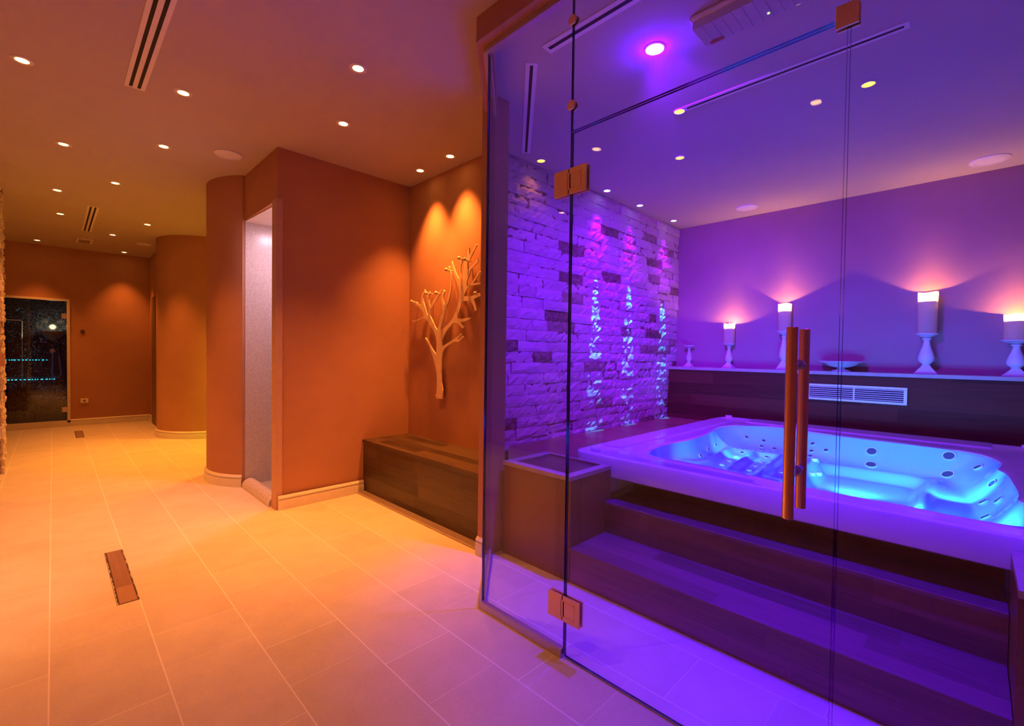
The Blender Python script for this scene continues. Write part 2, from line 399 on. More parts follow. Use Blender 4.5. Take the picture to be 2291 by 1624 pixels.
ao = bpy.data.objects.new('niche_lamp_light', al); col.objects.link(ao); ao.location = (0, 0, -.01); ao.parent = t

# ------------------------------------------------------------------ split stone walls
def stone_wall(name, mat, L, H, depth, T, row=.087, amin=.16, amax=.40, seed=1, hole=None, gx=.035, rough=1.0):
    """courses of split stone: local x along wall, z up, faces local -y; T maps local to world"""
    rnd = random.Random(seed); bm = bmesh.new(); lay = bm.loops.layers.color.new('tone') if False else None
    tones = []
    z = 0; ri = 0
    def blk(x0, x1, z0, z1, tone):
        nx = max(2, int((x1-x0)/gx)); nz = 3; pro = rnd.uniform(.004, .022)*rough
        g = []
        for j in range(nz+1):
            rowv = []
            for i in range(nx+1):
                edge = (i in (0, nx)) or (j in (0, nz))
                y = -depth-pro+rnd.uniform(-.006, .006)*rough + (.006 if edge else 0)
                x = x0+(x1-x0)*i/nx + (0 if i in (0, nx) else rnd.uniform(-.006, .006)); zz = z0+(z1-z0)*j/nz+(0 if j in (0, nz) else rnd.uniform(-.006, .006))
                rowv.append(bm.verts.new((x, y, zz)))
            g.append(rowv)
        fs = []
        for j in range(nz):
            for i in range(nx): fs.append(bm.faces.new((g[j][i], g[j][i+1], g[j+1][i+1], g[j+1][i])))
        per = g[0]+[g[j][nx] for j in range(1, nz+1)]+g[nz][::-1][1:]+[g[j][0] for j in range(nz-1, 0, -1)]
        bk = [bm.verts.new((v.co.x, -depth+.012, v.co.z)) for v in per]
        for i in range(len(per)): fs.append(bm.faces.new((per[i], per[(i+1) % len(per)], bk[(i+1) % len(per)], bk[i])))
        for f in fs: tones.append((f, tone))
    while z < H-.005:
        h = min(row, H-z); x = -rnd.uniform(0, .2)
        while x < L:
            wd = rnd.uniform(amin, amax); x0 = max(0, x); x1 = min(L, x+wd)
            if x1-x0 > .02:
                tone = rnd.choice([.1, .2, .45, .55, .6, .7, .75, .8, .85, .9]) if rnd.random() < .45 else rnd.uniform(.55, .95)
                segs = [(x0, x1)]
                if hole and z+h > hole[2] and z < hole[3]:
                    segs = []
                    if x0 < hole[0]: segs.append((x0, min(x1, hole[0])))
                    if x1 > hole[1]: segs.append((max(x0, hole[1]), x1))
                for a, b in segs:
                    if b-a > .015: blk(a+.0012, b-.0012, z+.0012, z+h-.0012, tone)
            x += wd
        z += h; ri += 1
    tn = [t_ for f, t_ in tones]
    n0 = len(bm.faces)
    # mortar backing slab
    if hole:
        box(bm, (0, -depth, 0), (hole[0], .0, H)); box(bm, (hole[1], -depth, 0), (L, .0, H)); box(bm, (hole[0], -depth, hole[3]), (hole[1], 0, H))
    else: box(bm, (0, -depth, 0), (L, 0, H))
    me = bpy.data.meshes.new(name); bm.transform(T); bm.to_mesh(me)
    nfaces = len(bm.faces); bm.free()
    at = me.attributes.new('tone', 'FLOAT', 'FACE')
    for i in range(nfaces): at.data[i].value = tn[i] if i < n0 else .12
    me.materials.append(mat)
    o = bpy.data.objects.new(name, me); col.objects.link(o); return tag(o, **S)
# spa stone wall: plane Y=2.56 facing -Y, X 2.42..5.32
T = Matrix.Translation((2.42, 2.66, 0))
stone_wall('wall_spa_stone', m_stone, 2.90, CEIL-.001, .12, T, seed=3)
# left stone wall: faces +X at X=-.33, Y 5.45..6.75
T = Matrix.Translation((-.45, 5.45, 0)) @ Matrix.Rotation(R(90), 4, 'Z')
stone_wall('wall_left_stone', m_cream, 1.32, CEIL-.001, .10, T, row=.06, amin=.05, amax=.14, seed=5, gx=.025, hole=(.60, 1.0, .0, 2.08), rough=1.1)
wallbox('wall_left_return', (-1.28, 5.45, 0), (-.45, 5.6, CEIL))
wallbox('wall_left_core', (-.60, 5.6, 0), (-.45, 6.77, CEIL), m_paint)
t = empty('door_2', (-.365, 6.25, 0), **S)
obj('door_leaf', boxbm((-.08, -.195, .01), (.0, .195, 2.07)), wood_mat('plank_door_wood', (.16, .08, .04), (.36, .2, .1), .28, .1, rough=.6), t)
for z in (.35, 1.72): obj('hinge', boxbm((0, .12, z), (.03, .18, z+.10), .003), m_white, t)
obj('handle', boxbm((0, .10, 1.02), (.05, .16, 1.14), .004), m_bronze, t)

# ------------------------------------------------------------------ spa room shell
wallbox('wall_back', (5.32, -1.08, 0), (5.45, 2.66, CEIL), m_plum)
# pier between bench alcove and spa
bm = bmesh.new(); prism(bm, [(1.80, 2.02), (1.95, 2.01), (2.44, 2.52), (2.44, 2.62), (2.33, 2.62), (2.33, 2.50), (1.925, 2.08), (1.80, 2.08)], 0, CEIL); obj('wall_pier', bm, m_paint, **S)
baseboard('baseboard_pier', [(1.80, 2.08), (1.80, 2.02)])
# soffit above the glass, following its plan
def offset_path(o): # o>0 toward corridor
    return [(1.43-o, -1.08), (1.43-o, 1.625-o*.42), (1.845-o*.7, 2.045+o*.0)]
def band(bm, o1, o2, z0, z1):
    a, b = offset_path(o1), offset_path(o2)
    prism(bm, a+b[::-1], z0, z1)
bm = bmesh.new(); prism(bm, [(1.36, -1.08), (1.36, 1.62), (1.776, 2.035), (1.80, 2.035), (1.86, 2.017), (1.445, 1.60), (1.445, -1.08)], 2.6, CEIL-.001); obj('wall_glass_soffit', bm, m_paint, **S)
bm = bmesh.new(); prism(bm, [(1.405, -1.08), (1.405, 1.622), (1.82, 2.03), (1.845, 2.005), (1.438, 1.607), (1.438, -1.08)], 2.574, 2.6); obj('trim_3', bm, m_alu, **S)
# bottom channels
bm = bmesh.new(); prism(bm, [(1.412, 1.126), (1.412, 1.622), (1.83, 2.03), (1.848, 2.008), (1.440, 1.607), (1.440, 1.126)], 0, .034); obj('trim_4', bm, m_alu, **S)
bm = bmesh.new(); box(bm, (1.418, -1.08, 0), (1.446, .238, .004)); obj('trim_5', bm, m_alu, **S)

# ------------------------------------------------------------------ glass enclosure
def pane(name, pts4, th, parent=None, **k):
    """vertical pane: (x0,y0)-(x1,y1), z0,z1"""
    (x0, y0), (x1, y1), z0, z1 = pts4
    d = Vector((x1-x0, y1-y0)).normalized(); n = Vector((-d.y, d.x))*th/2
    c = [(x0+n.x, y0+n.y), (x1+n.x, y1+n.y), (x1-n.x, y1-n.y), (x0-n.x, y0-n.y)]
    bm = bmesh.new(); lo = [bm.verts.new((*p, z0)) for p in c]; hi = [bm.verts.new((*p, z1)) for p in c]
    for i in range(4):
        f = bm.faces.new((lo[i], lo[(i+1) % 4], hi[(i+1) % 4], hi[i])); f.material_index = 0 if i in (0, 2) else 1
    for q in (lo, hi): f = bm.faces.new(q); f.material_index = 1
    return obj(name, bm, [m_glass, m_edge], parent, **k)
GX = 1.430
w1_ = pane('window_1', ((GX, 1.124), (GX, 1.612), .012, 2.59), .01, **S)          # fixed pane by the corner
w2_ = pane('window_2', ((GX+.008, 1.616), (1.84, 2.02), .012, 2.59), .01, **S)  # angled pane
w3_ = pane('window_3', ((GX, .247), (GX, 1.120), 2.062, 2.59), .01, **S)         # transom over the door
w4_ = pane('window_4', ((GX, -1.07), (GX, .240), .004, 2.59), .01, **S)         # fixed pane beside the door
door = empty('door_1', (GX, 1.12, 0), **S)
pane('glass_leaf', ((0, -.873), (0, -.004), .008, 2.054), .01, door)
def hinge(z):
    bm = bmesh.new()
    for sx in (-1, 1):
        a, b = sorted((sx*.005, sx*.013))
        box(bm, (a, .008, z), (b, .078, z+.10), bev=.0015); box(bm, (a, -.078, z), (b, .003, z+.10), bev=.0015)
        box(bm, (a, -.004, z+.018), (b, .012, z+.082))
        c, d = sorted((sx*.013, sx*.0142)); 
        box(bm, (c, -.054, z+.02), (d, -.050, z+.08)); box(bm, (c, -.054, z+.02), (d, 0, z+.0215)); box(bm, (c, -.054, z+.0785), (d, 0, z+.08))
    bm2 = bm
    return obj('hinge', bm2, m_bronze, door, label='bronze patch hinge')
hinge(1.818); hinge(.148)
# pull handle: a bar on each face joined through the glass
for sx, X in ((-1, -.062), (1, .062)):
    bm = bmesh.new(); lathe(bm, [(0, 0), (.0125, 0), (.0135, .001), (.0135, .502), (.0125, .503), (0, .503)], 24, (X, -.782, .776))
    h_ = obj('handle', bm, m_bar, door, smooth=True)
    for z in (.891, 1.180):
        b2 = bmesh.new(); cyl(b2, (X-sx*.012, -.782, z), (sx*.005, -.782, z), .0085, 16); lathe(b2, [(0, 0), (.014, 0), (.014, .003), (0, .003)], 20, (sx*.005 if sx > 0 else -.008, -.782, z), 'X')
        obj('handle_mount', b2, m_steel, h_, smooth=True)
clampo = None
bm = bmesh.new()
for sx in (-1, 1):
    a, b = sorted((sx*.005, sx*.013)); box(bm, (GX+a, .222, 2.035), (GX+b, .272, 2.092), bev=.0015)
for y, z in ((.247, 2.083), (.247, 2.071)):
    lathe(bm, [(0, 0), (.0045, 0), (.0045, .002), (.003, .002), (.003, .001), (0, .001)], 16, (GX-.0145, y, z), 'X')
obj('glass_clamp', bm, m_bronze, label='square bronze glass clamp with two screws at the top corner of the glass door', cat='glass clamp')
for z, lb in ((2.485, 'round bronze glass button, upper one on the joint above the glass door'), (2.161, 'round bronze glass button, lower one on the joint above the glass door')):
    bm = bmesh.new(); lathe(bm, [(0, 0), (.017, 0), (.019, .002), (.019, .006), (0, .007)], 28, (GX-.0125, 1.121, z), 'X'); lathe(bm, [(0, 0), (.019, 0), (.019, .006), (0, .007)], 28, (GX+.0052, 1.121, z), 'X')
    obj('glass_button', bm, m_bronze, smooth=True, label=lb, cat='glass fitting', group='round buttons on the glass joint')

# ------------------------------------------------------------------ bench in the alcove
bench = empty('wooden_bench', (2.1, 2.9, 0), label='dark plank wooden box bench built against the wall under the tree-shaped coat rack', cat='bench')
bm = bmesh.new(); prism(bm, [(x-2.1, y-2.9) for x, y in ((1.885, 2.085), (1.925, 2.085), (2.327, 2.502), (2.327, 3.685), (1.885, 3.685))], 0, .425); obj('front_panel', bm, m_bench, bench)
bm = bmesh.new(); prism(bm, [(x-2.1, y-2.9) for x, y in ((1.877, 2.085), (1.925, 2.085), (2.328, 2.504), (2.328, 3.688), (1.877, 3.688))], .425, .448); obj('seat', bm, m_bench, bench)
baseb = bmesh.new(); box(baseb, (1.815, 2.085, 0), (1.884, 3.668, .012)); obj('trim_6', baseb, m_trimwood, **S)

# ------------------------------------------------------------------ tree coat rack (outline in metres on the wall: u=-Y, v=z)
TREE = [(3.1967, 0.8136), (3.1837, 0.9001), (3.1888, 1.0138), (3.2045, 1.0771), (3.229, 1.1318), (3.2675, 1.1988), (3.3099, 1.2587), (3.3707, 1.3258), (3.3601, 1.3297), (3.3245, 1.301), (3.2892, 1.2626), (3.2473, 1.2188), (3.2029, 1.1844), (3.1967, 1.2112), (3.196, 1.2898), (3.2053, 1.3292), (3.2261, 1.369), (3.2468, 1.3933), (3.2779, 1.418), (3.3025, 1.4428), (3.3237, 1.4677), (3.3662, 1.4896), (3.3984, 1.4951), (3.4561, 1.4853), (3.5224, 1.4736), (3.5661, 1.4732), (3.5693, 1.4826), (3.5077, 1.4854), (3.4489, 1.4953), (3.3915, 1.5151), (3.3992, 1.548), (3.4285, 1.5781), (3.4874, 1.6063), (3.5399, 1.6305), (3.5665, 1.6427), (3.5554, 1.6586), (3.5252, 1.6461), (3.473, 1.626), (3.4327, 1.6143), (3.4288, 1.686), (3.4198, 1.7097), (3.3844, 1.7351), (3.3789, 1.746), (3.368, 1.7297), (3.3946, 1.7036), (3.4028, 1.6799), (3.3993, 1.6431), (3.3787, 1.6052), (3.3532, 1.5552), (3.3365, 1.5205), (3.328, 1.516), (3.3203, 1.5597), (3.3258, 1.5961), (3.3334, 1.6328), (3.344, 1.6392), (3.3484, 1.6918), (3.314, 1.723), (3.293, 1.7112), (3.3099, 1.6887), (3.3162, 1.6492), (3.3052, 1.6085), (3.298, 1.592), (3.2742, 1.6104), (3.2475, 1.6442), (3.1944, 1.6756), (3.1619, 1.708), (3.1245, 1.7337), (3.1262, 1.7184), (3.155, 1.6841), (3.1875, 1.6633), (3.2203, 1.6265), (3.2603, 1.5936), (3.2804, 1.571), (3.2873, 1.5698), (3.295, 1.5384), (3.2933, 1.5143), (3.2722, 1.4855), (3.2443, 1.4486), (3.2167, 1.4122), (3.1897, 1.3898), (3.1703, 1.4185), (3.1514, 1.4685), (3.1323, 1.5026), (3.1132, 1.521), (3.1102, 1.5324), (3.1207, 1.5793), (3.1291, 1.6185), (3.1349, 1.6554), (3.129, 1.6936), (3.1069, 1.7194), (3.0906, 1.7038), (3.103, 1.6799), (3.1089, 1.6495), (3.1019, 1.6144), (3.0951, 1.5928), (3.0699, 1.6122), (3.0514, 1.6414), (3.0332, 1.6742), (3.0212, 1.7035), (3.0127, 1.7557), (3.0167, 1.809), (3.0267, 1.8479), (3.0463, 1.8957), (3.0402, 1.9063), (3.0194, 1.8924), (3.0178, 1.8695), (3.003, 1.8377), (2.9991, 1.792), (3.0001, 1.7394), (3.0067, 1.6909), (3.0203, 1.6542), (3.0385, 1.6176), (3.063, 1.5773), (3.069, 1.557), (3.0874, 1.5119), (3.1122, 1.4591), (3.1246, 1.4248), (3.1369, 1.3825), (3.0984, 1.4046), (3.0416, 1.4334), (2.9985, 1.4621), (2.9682, 1.4909), (2.9385, 1.5343), (2.9152, 1.5739), (2.895, 1.617), (2.8869, 1.6623), (2.8904, 1.6921), (2.9119, 1.7348), (2.9429, 1.7862), (2.9806, 1.8576), (3.003, 1.913), (3.0004, 1.9409), (2.9845, 1.9106), (2.9499, 1.8466), (2.9039, 1.7839), (2.8967, 1.8183), (2.8963, 1.8625), (2.8884, 1.9205), (2.886, 1.9496), (2.858, 1.9586), (2.862, 1.9244), (2.882, 1.8903), (2.8841, 1.839), (2.8742, 1.7827), (2.8737, 1.7495), (2.8599, 1.7005), (2.8531, 1.7438), (2.8542, 1.8062), (2.8436, 1.8708), (2.8446, 1.9257), (2.8046, 1.9457), (2.8025, 1.9889), (2.7785, 2.0123), (2.7796, 1.9783), (2.7707, 1.9518), (2.7541, 1.9674), (2.6998, 2.0304), (2.6887, 2.0216), (2.7264, 1.9777), (2.7592, 1.9394), (2.7756, 1.9093), (2.7896, 1.9003), (2.7949, 1.8793), (2.7915, 1.8463), (2.7635, 1.8646), (2.7138, 1.8905), (2.6787, 1.9195), (2.6701, 1.8918), (2.7134, 1.8691), (2.7631, 1.843), (2.7683, 1.8184), (2.7848, 1.7878), (2.8042, 1.7572), (2.8035, 1.7208), (2.7724, 1.7287), (2.7445, 1.7404), (2.7009, 1.7823), (2.6553, 1.8196), (2.6444, 1.8113), (2.6897, 1.7704), (2.7332, 1.7339), (2.6946, 1.7337), (2.6349, 1.7302), (2.6348, 1.7207), (2.6998, 1.72), (2.7497, 1.7176), (2.7946, 1.7019), (2.8229, 1.6753), (2.8397, 1.6456), (2.7936, 1.6402), (2.7371, 1.6393), (2.6985, 1.647), (2.6363, 1.6559), (2.6279, 1.6342), (2.6763, 1.6257), (2.72, 1.613), (2.7085, 1.5872), (2.6882, 1.5289), (2.7045, 1.5174), (2.719, 1.5593), (2.7418, 1.5859), (2.7816, 1.6067), (2.8448, 1.6057), (2.8736, 1.5728), (2.8907, 1.5369), (2.908, 1.5082), (2.9196, 1.4849), (2.9074, 1.4713), (2.8483, 1.4687), (2.7538, 1.4743), (2.779, 1.4584), (2.8479, 1.4448), (2.8861, 1.4426), (2.8355, 1.4022), (2.8528, 1.3899), (2.8856, 1.4167), (2.9188, 1.4365), (2.9551, 1.4416), (2.9978, 1.4243), (3.0597, 1.3805), (3.0972, 1.3352), (3.1225, 1.3008), (3.1165, 1.2523), (3.0579, 1.2733), (2.9956, 1.2956), (2.9348, 1.3193), (2.8727, 1.3535), (2.8608, 1.3459), (2.9048, 1.317), (2.9075, 1.3022), (2.8518, 1.3347), (2.8371, 1.3252), (2.8983, 1.2872), (2.9586, 1.2877), (3.0324, 1.2617), (3.089, 1.2311), (3.1111, 1.2), (3.1229, 1.134), (3.1249, 1.0562), (3.1287, 1.0351), (3.1225, 0.9509), (3.1027, 0.8865), (3.1062, 0.816)]
HOOKS = [(3.5319, 1.6449), (3.3092, 1.7011), (3.1671, 1.6913), (3.029, 1.8669), (2.8669, 1.9374), (2.7972, 1.9189), (2.6645, 1.6462)]
rack = empty('tree_coat_rack', (2.29, 3.2, .81), label='cream metal coat rack cut as a bare tree, hung on the wall above the bench', cat='coat rack')
bm = bmesh.new()
tri = tessellate_polygon([[Vector((y, z, 0)) for y, z in TREE]])
fr = [bm.verts.new((-.005, y-3.2, z-.81)) for y, z in TREE]; bk = [bm.verts.new((.005, y-3.2, z-.81)) for y, z in TREE]
for a, b, c in tri:
    try: bm.faces.new((fr[a], fr[b], fr[c])); bm.faces.new((bk[c], bk[b], bk[a]))
    except ValueError: pass
n = len(TREE)
for i in range(n): bm.faces.new((fr[i], bk[i], bk[(i+1) % n], fr[(i+1) % n]))
obj('tree_panel', bm, m_tree, rack)
for y, z in HOOKS:
    bm = bmesh.new(); cyl(bm, (.034, y-3.2, z-.81), (-.03, y-3.2, z-.81), .006, 12)
    lathe(bm, [(0, -.014)]+[(.014*math.cos(R(a)), .014*math.sin(R(a))) for a in range(-75, 76, 15)]+[(0, .014)], 16, (-.036, y-3.2, z-.806), 'X')
    obj('hook', bm, m_tree, rack, smooth=True)
bm = bmesh.new(); cyl(bm, (.038, 3.2-3.2, .03), (-.008, 0, .03), .006, 12); obj('screw', bm, m_bronze, rack)

# ------------------------------------------------------------------ wooden steps, corner boxes, ledge
SY0, SY1 = -.10, 1.478
st = empty('wooden_steps', (2.2, .69, 0), label='two broad dark wooden steps leading up to the hot tub', cat='steps')
o = st.location
def at(v): return (v[0]-o[0], v[1]-o[1], v[2]-o[2])
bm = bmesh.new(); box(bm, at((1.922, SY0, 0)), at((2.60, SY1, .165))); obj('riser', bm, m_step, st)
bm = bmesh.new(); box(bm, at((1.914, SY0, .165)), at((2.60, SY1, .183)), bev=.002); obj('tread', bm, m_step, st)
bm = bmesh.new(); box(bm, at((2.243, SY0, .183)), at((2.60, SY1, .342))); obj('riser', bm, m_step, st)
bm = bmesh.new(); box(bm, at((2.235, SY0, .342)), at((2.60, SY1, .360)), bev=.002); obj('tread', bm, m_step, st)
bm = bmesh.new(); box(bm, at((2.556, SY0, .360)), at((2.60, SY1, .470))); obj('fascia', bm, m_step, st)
def corner_box(name, y0, y1, xb, label):
    b = empty(name, (1.92, (y0+y1)/2, 0), label=label, cat='side box'); yc = (y0+y1)/2; h = (y1-y0)/2
    bm = bmesh.new(); box(bm, (0, -h, 0), (xb-1.92, h, .534)); obj('side_panel', bm, m_panel, b)
    bm = bmesh.new(); x0, x1 = -.008, xb-1.92; y_0, y_1 = (-h-.0 , h); tw = .055
    for a, c in (((x0, y_0, .534), (x0+tw, y_1, .556)), ((x0+tw, y_0, .534), (x1, y_0+tw, .556)), ((x0+tw, y_1-tw, .534), (x1, y_1, .556)), ((x1-.02, y_0+tw, .534), (x1, y_1-tw, .556))): box(bm, a, c)
    obj('edge_frame', bm, m_trimwood, b, label='pale wooden edge frame')
    bm = bmesh.new(); box(bm, (x0+tw, y_0+tw, .534), (x1-.02, y_1-tw, .548)); obj('top_panel', bm, m_boxtop, b)
    return b
corner_box('corner_box', 1.480, 1.985, 2.30, 'tall wooden corner box with a framed top, between the stone wall side and the steps')
corner_box('corner_box', -.62, -.102, 2.30, 'wooden side box at the right end of the steps, cut by the picture edge')
wb = bmesh.new(); prism(wb, [(2.302, 1.995), (2.302, 1.80), (4.86, 1.80), (4.86, -.6), (5.09, -.6), (5.09, 2.505), (2.47, 2.505), (2.46, 2.50), (1.97, 1.995)], .0, .488)
obj('wooden_ledge', wb, wood_mat('ledge_wood', (.16, .07, .05), (.3, .15, .1), 1.1, .14, rough=.3, seam=.0008), label='low wooden ledge running between the stone wall and the hot tub', cat='ledge')

# ------------------------------------------------------------------ shelf behind the tub
sh = empty('wall_shelf', (5.2, .75, 0), label='long dark wooden boxed shelf with a pale top, carrying the candles along the back wall', cat='shelf')
bm = bmesh.new(); box(bm, (-.095, -1.82, .0), (.118, 1.785, 1.04)); obj('front_panel', bm, m_shelfw, sh)
bm = bmesh.new(); box(bm, (-.11, -1.82, 1.042), (.118, 1.785, 1.074), bev=.002); obj('shelf_top', bm, m_trimwood, sh, label='pale painted shelf top')
vg = empty('air_vent', (5.10, .76, .88), label='white slatted air vent grille set in the dark wood under the candle shelf', cat='air vent')
bm = bmesh.new(); H2, W2 = .074, .365
for a, b in (((-.014, -W2, H2-.02), (0, W2, H2)), ((-.014, -W2, -H2), (0, W2, -H2+.02)), ((-.014, -W2, -H2+.02), (0, -W2+.022, H2-.02)), ((-.014, W2-.022, -H2+.02), (0, W2, H2-.02)), ((-.012, -.006, -H2+.02), (0, .006, H2-.02))): box(bm, a, b)
obj('frame', bm, m_plastic, vg)
obj('backing', boxbm((-.004, -W2+.02, -H2+.018), (.0, W2-.02, H2-.018)), m_dark, vg)
for k in range(6):
    bm = bmesh.new(); z = -.045+.018*k
    v4 = [(-.013, -.002), (-.013, .002), (-.003, .006), (-.003, .002)]
    A = [bm.verts.new((x, -W2+.021, z+q)) for x, q in v4]; B = [bm.verts.new((x, W2-.021, z+q)) for x, q in v4]
    for i in range(4): bm.faces.new((A[i], A[(i+1) % 4], B[(i+1) % 4], B[i]))
    bm.faces.new(A); bm.faces.new(B); obj('slat', bm, m_plastic, vg)

# ------------------------------------------------------------------ hot tub
RIM = .600
OUT = [(2.572, 1.406), (2.816, 1.463), (3.029, 1.459), (3.255, 1.417), (3.671, 1.456), (3.995, 1.529), (4.207, 1.478), (4.339, 1.302), (4.412, 1.114), (4.28, 0.802), (4.265, 0.497), (4.249, 0.25), (4.232, 0.051), (4.13, -0.071), (3.923, -0.123), (3.787, -0.115), (3.689, -0.096), (3.566, -0.137), (3.272, -0.149), (3.072, -0.157), (2.91, -0.137), (2.85, -0.19), (2.66, -0.22), (2.53, -0.2), (2.462, -0.11), (2.453, 0.048), (2.466, 0.139), (2.475, 0.223), (2.466, 0.281), (2.463, 0.373), (2.47, 0.545), (2.47, 0.635), (2.5, 0.774), (2.54, 0.99), (2.54, 1.2), (2.54, 1.31)]
def resample(poly, n):
    L = [0]; m = len(poly)
    for i in range(m): L.append(L[-1]+(Vector(poly[(i+1) % m])-Vector(poly[i])).length)
    res = []
    j = 0
    for k in range(n):
        d = L[-1]*k/n
        while L[j+1] < d: j += 1
        f = (d-L[j])/max(1e-9, L[j+1]-L[j]); res.append(Vector(poly[j]).lerp(Vector(poly[(j+1) % m]), f))
    return res
def chaikin(p, it=2):
    for _ in range(it):
        q = []
        for i in range(len(p)):
            a, b = Vector(p[i]), Vector(p[(i+1) % len(p)]); q += [a.lerp(b, .25), a.lerp(b, .75)]
        p = q
    return p
NB = 200
bas = resample(chaikin(OUT), NB)
TX0, TX1, TY0, TY1 = 2.31, 4.80, -.42, 1.79
def rrect(x0, x1, y0, y1, r, n=10):
    p = []
    for cx, cy_, a in ((x1-r, y1-r, 0), (x0+r, y1-r, 90), (x0+r, y0+r, 180), (x1-r, y0+r, 270)):
        for i in range(n+1): p.append((cx+r*math.cos(R(a+90*i/n)), cy_+r*math.sin(R(a+90*i/n))))
    return p
cen = Vector((3.45, .68))
def ray_out(poly, d):
    best = None
    for i in range(len(poly)):
        a, b = Vector(poly[i]), Vector(poly[(i+1) % len(poly)]); e = b-a
        den = d.x*e.y-d.y*e.x
        if abs(den) < 1e-12: continue
        q = a-cen; t_ = (q.x*e.y-q.y*e.x)/den; u_ = (q.x*d.y-q.y*d.x)/den
        if t_ > 0 and -1e-6 <= u_ <= 1+1e-6 and (best is None or t_ < best): best = t_
    return cen+d*best
def dist_edge(p):
    m = 9
    for i in range(NB):
        a, b = bas[i], bas[(i+1) % NB]; e = b-a; t_ = max(0, min(1, (p-a).dot(e)/max(1e-12, e.length_squared))); m = min(m, (p-(a+e*t_)).length)
    return m
def sst(a, b, x):
    t_ = max(0, min(1, (x-a)/(b-a))); return t_*t_*(3-2*t_)
def rbox(x, y, x0, x1, y0, y1, soft, r=.12):
    cx, cy_ = (x0+x1)/2, (y0+y1)/2; qx = abs(x-cx)-(x1-x0)/2+r; qy = abs(y-cy_)-(y1-y0)/2+r
    d = math.hypot(max(qx, 0), max(qy, 0))+min(max(qx, qy), 0)-r
    return 1-sst(-soft, 0, d)
LOBES = [(1.42, 3.10, 3.84), (1.235, 2.98, 3.84), (1.055, 2.98, 3.84), (.875, 3.0, 3.84)]
def zfield(x, y):
    z = .500-.022*sst(2.9, 3.8, x)                                     # lounge plateau
    lg = sst(.70, .80, y)                                              # 1 = lounge half
    zz = z
    for yc, xa, xb in LOBES:                                           # massage lobes
        yy = yc+(x-3.5)*.12
        k = (1-sst(.45, 1.0, abs(y-yy)/.088))*sst(xa-.10, xa+.14, x)*(1-sst(xb-.06, xb+.02, x))
        zz -= .034*k
    zz -= .045*sst(3.84, 3.90, x)                                      # back trough of the lounge
    seat = .425
    z = seat+(zz-seat)*lg
    z -= .065*rbox(x, y, 2.55, 4.02, .19, .79, .07)                    # footwell
    z -= .0*sst(4, 4.1, x)
    z += .018*math.exp(-((y-.17)/.03)**2)*(1-sst(3.95, 4.05, x))       # lip right of footwell
    return z
def zshell(p, d=None):
    if d is None: d = dist_edge(p)
    x, y = p
    wl = .07+.20*sst(3.6, 4.1, x)+.10*(1-sst(-.05, .15, y))
    t_ = d/wl; t_ = max(0, min(1, t_)); prof = t_*(2-t_)               # steep at the lip, soft toward the seat
    return RIM-.004-(RIM-.004-zfield(x, y))*prof
tub = empty('hot_tub', (3.5, .68, 0), label='large white acrylic hot tub glowing blue inside, sunk behind the wooden steps', cat='hot tub')
o = Vector(tub.location)
bm = bmesh.new()
outer = rrect(TX0, TX1, TY0, TY1, .11)
rings = []
def ring(pts, z): 
    r_ = [bm.verts.new((p[0]-o.x, p[1]-o.y, (z if not callable(z) else z(p)))) for p in pts]; rings.append(r_); return r_
dirs = [(p-cen).normalized() for p in bas]
outp = [ray_out(outer, d) for d in dirs]
inn = rrect(TX0+.02, TX1-.02, TY0+.02, TY1-.02, .09); outi = [ray_out(inn, d) for d in dirs]
ring(outi, RIM-.125); ring(outp, RIM-.115); ring(outp, RIM-.012); ring([a.lerp(b, .25) for a, b in zip(outp, outi)], RIM-.004); ring(outi, RIM)
g1 = [b.lerp(a, .18) for a, b in zip(outi, bas)]
ring([a.lerp(b, .12) for a, b in zip(outi, bas)], RIM); ring([a.lerp(b, .16) for a, b in zip(outi, bas)], RIM-.005); ring([a.lerp(b, .80) for a, b in zip(outi, bas)], RIM-.004)
ring([a.lerp(b, .96) for a, b in zip(outi, bas)], RIM); ring(bas, RIM-.004)
NS = 58
for k in range(1, NS):
    s = (1-k/NS)
    s = s**.8 if False else s
    pts = [cen.lerp(p, s) for p in bas]
    ring(pts, lambda p: zshell(Vector(p)))
cv = bm.verts.new((cen.x-o.x, cen.y-o.y, zfield(cen.x, cen.y)))
for A, B in zip(rings, rings[1:]):
    for i in range(NB):
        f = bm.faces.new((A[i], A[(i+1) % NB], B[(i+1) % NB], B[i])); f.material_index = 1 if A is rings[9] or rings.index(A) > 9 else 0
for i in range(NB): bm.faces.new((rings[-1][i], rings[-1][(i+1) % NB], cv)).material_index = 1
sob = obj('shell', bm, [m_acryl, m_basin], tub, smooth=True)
bm = bmesh.new(); prism(bm, [(2.63-o.x, TY0+.06-o.y), (4.75-o.x, TY0+.06-o.y), (4.75-o.x, 1.74-o.y), (2.63-o.x, 1.74-o.y)], .0, .30); obj('cabinet', bm, m_plastic, tub)
bm = bmesh.new(); box(bm, (TX0+.06-o.x, 1.482-o.y, .489), (2.63-o.x, 1.62-o.y, RIM-.12)) if False else box(bm, (TX0+.01-o.x, 1.486-o.y, .395), (2.60-o.x, 1.60-o.y, .478)); obj('rim_support', bm, m_acryl, tub)
def grad(x, y, e=.01):
    f = lambda a, b: zshell(Vector((a, b)))
    return Vector((-(f(x+e, y)-f(x-e, y))/(2*e), -(f(x, y+e)-f(x, y-e))/(2*e), 1)).normalized()
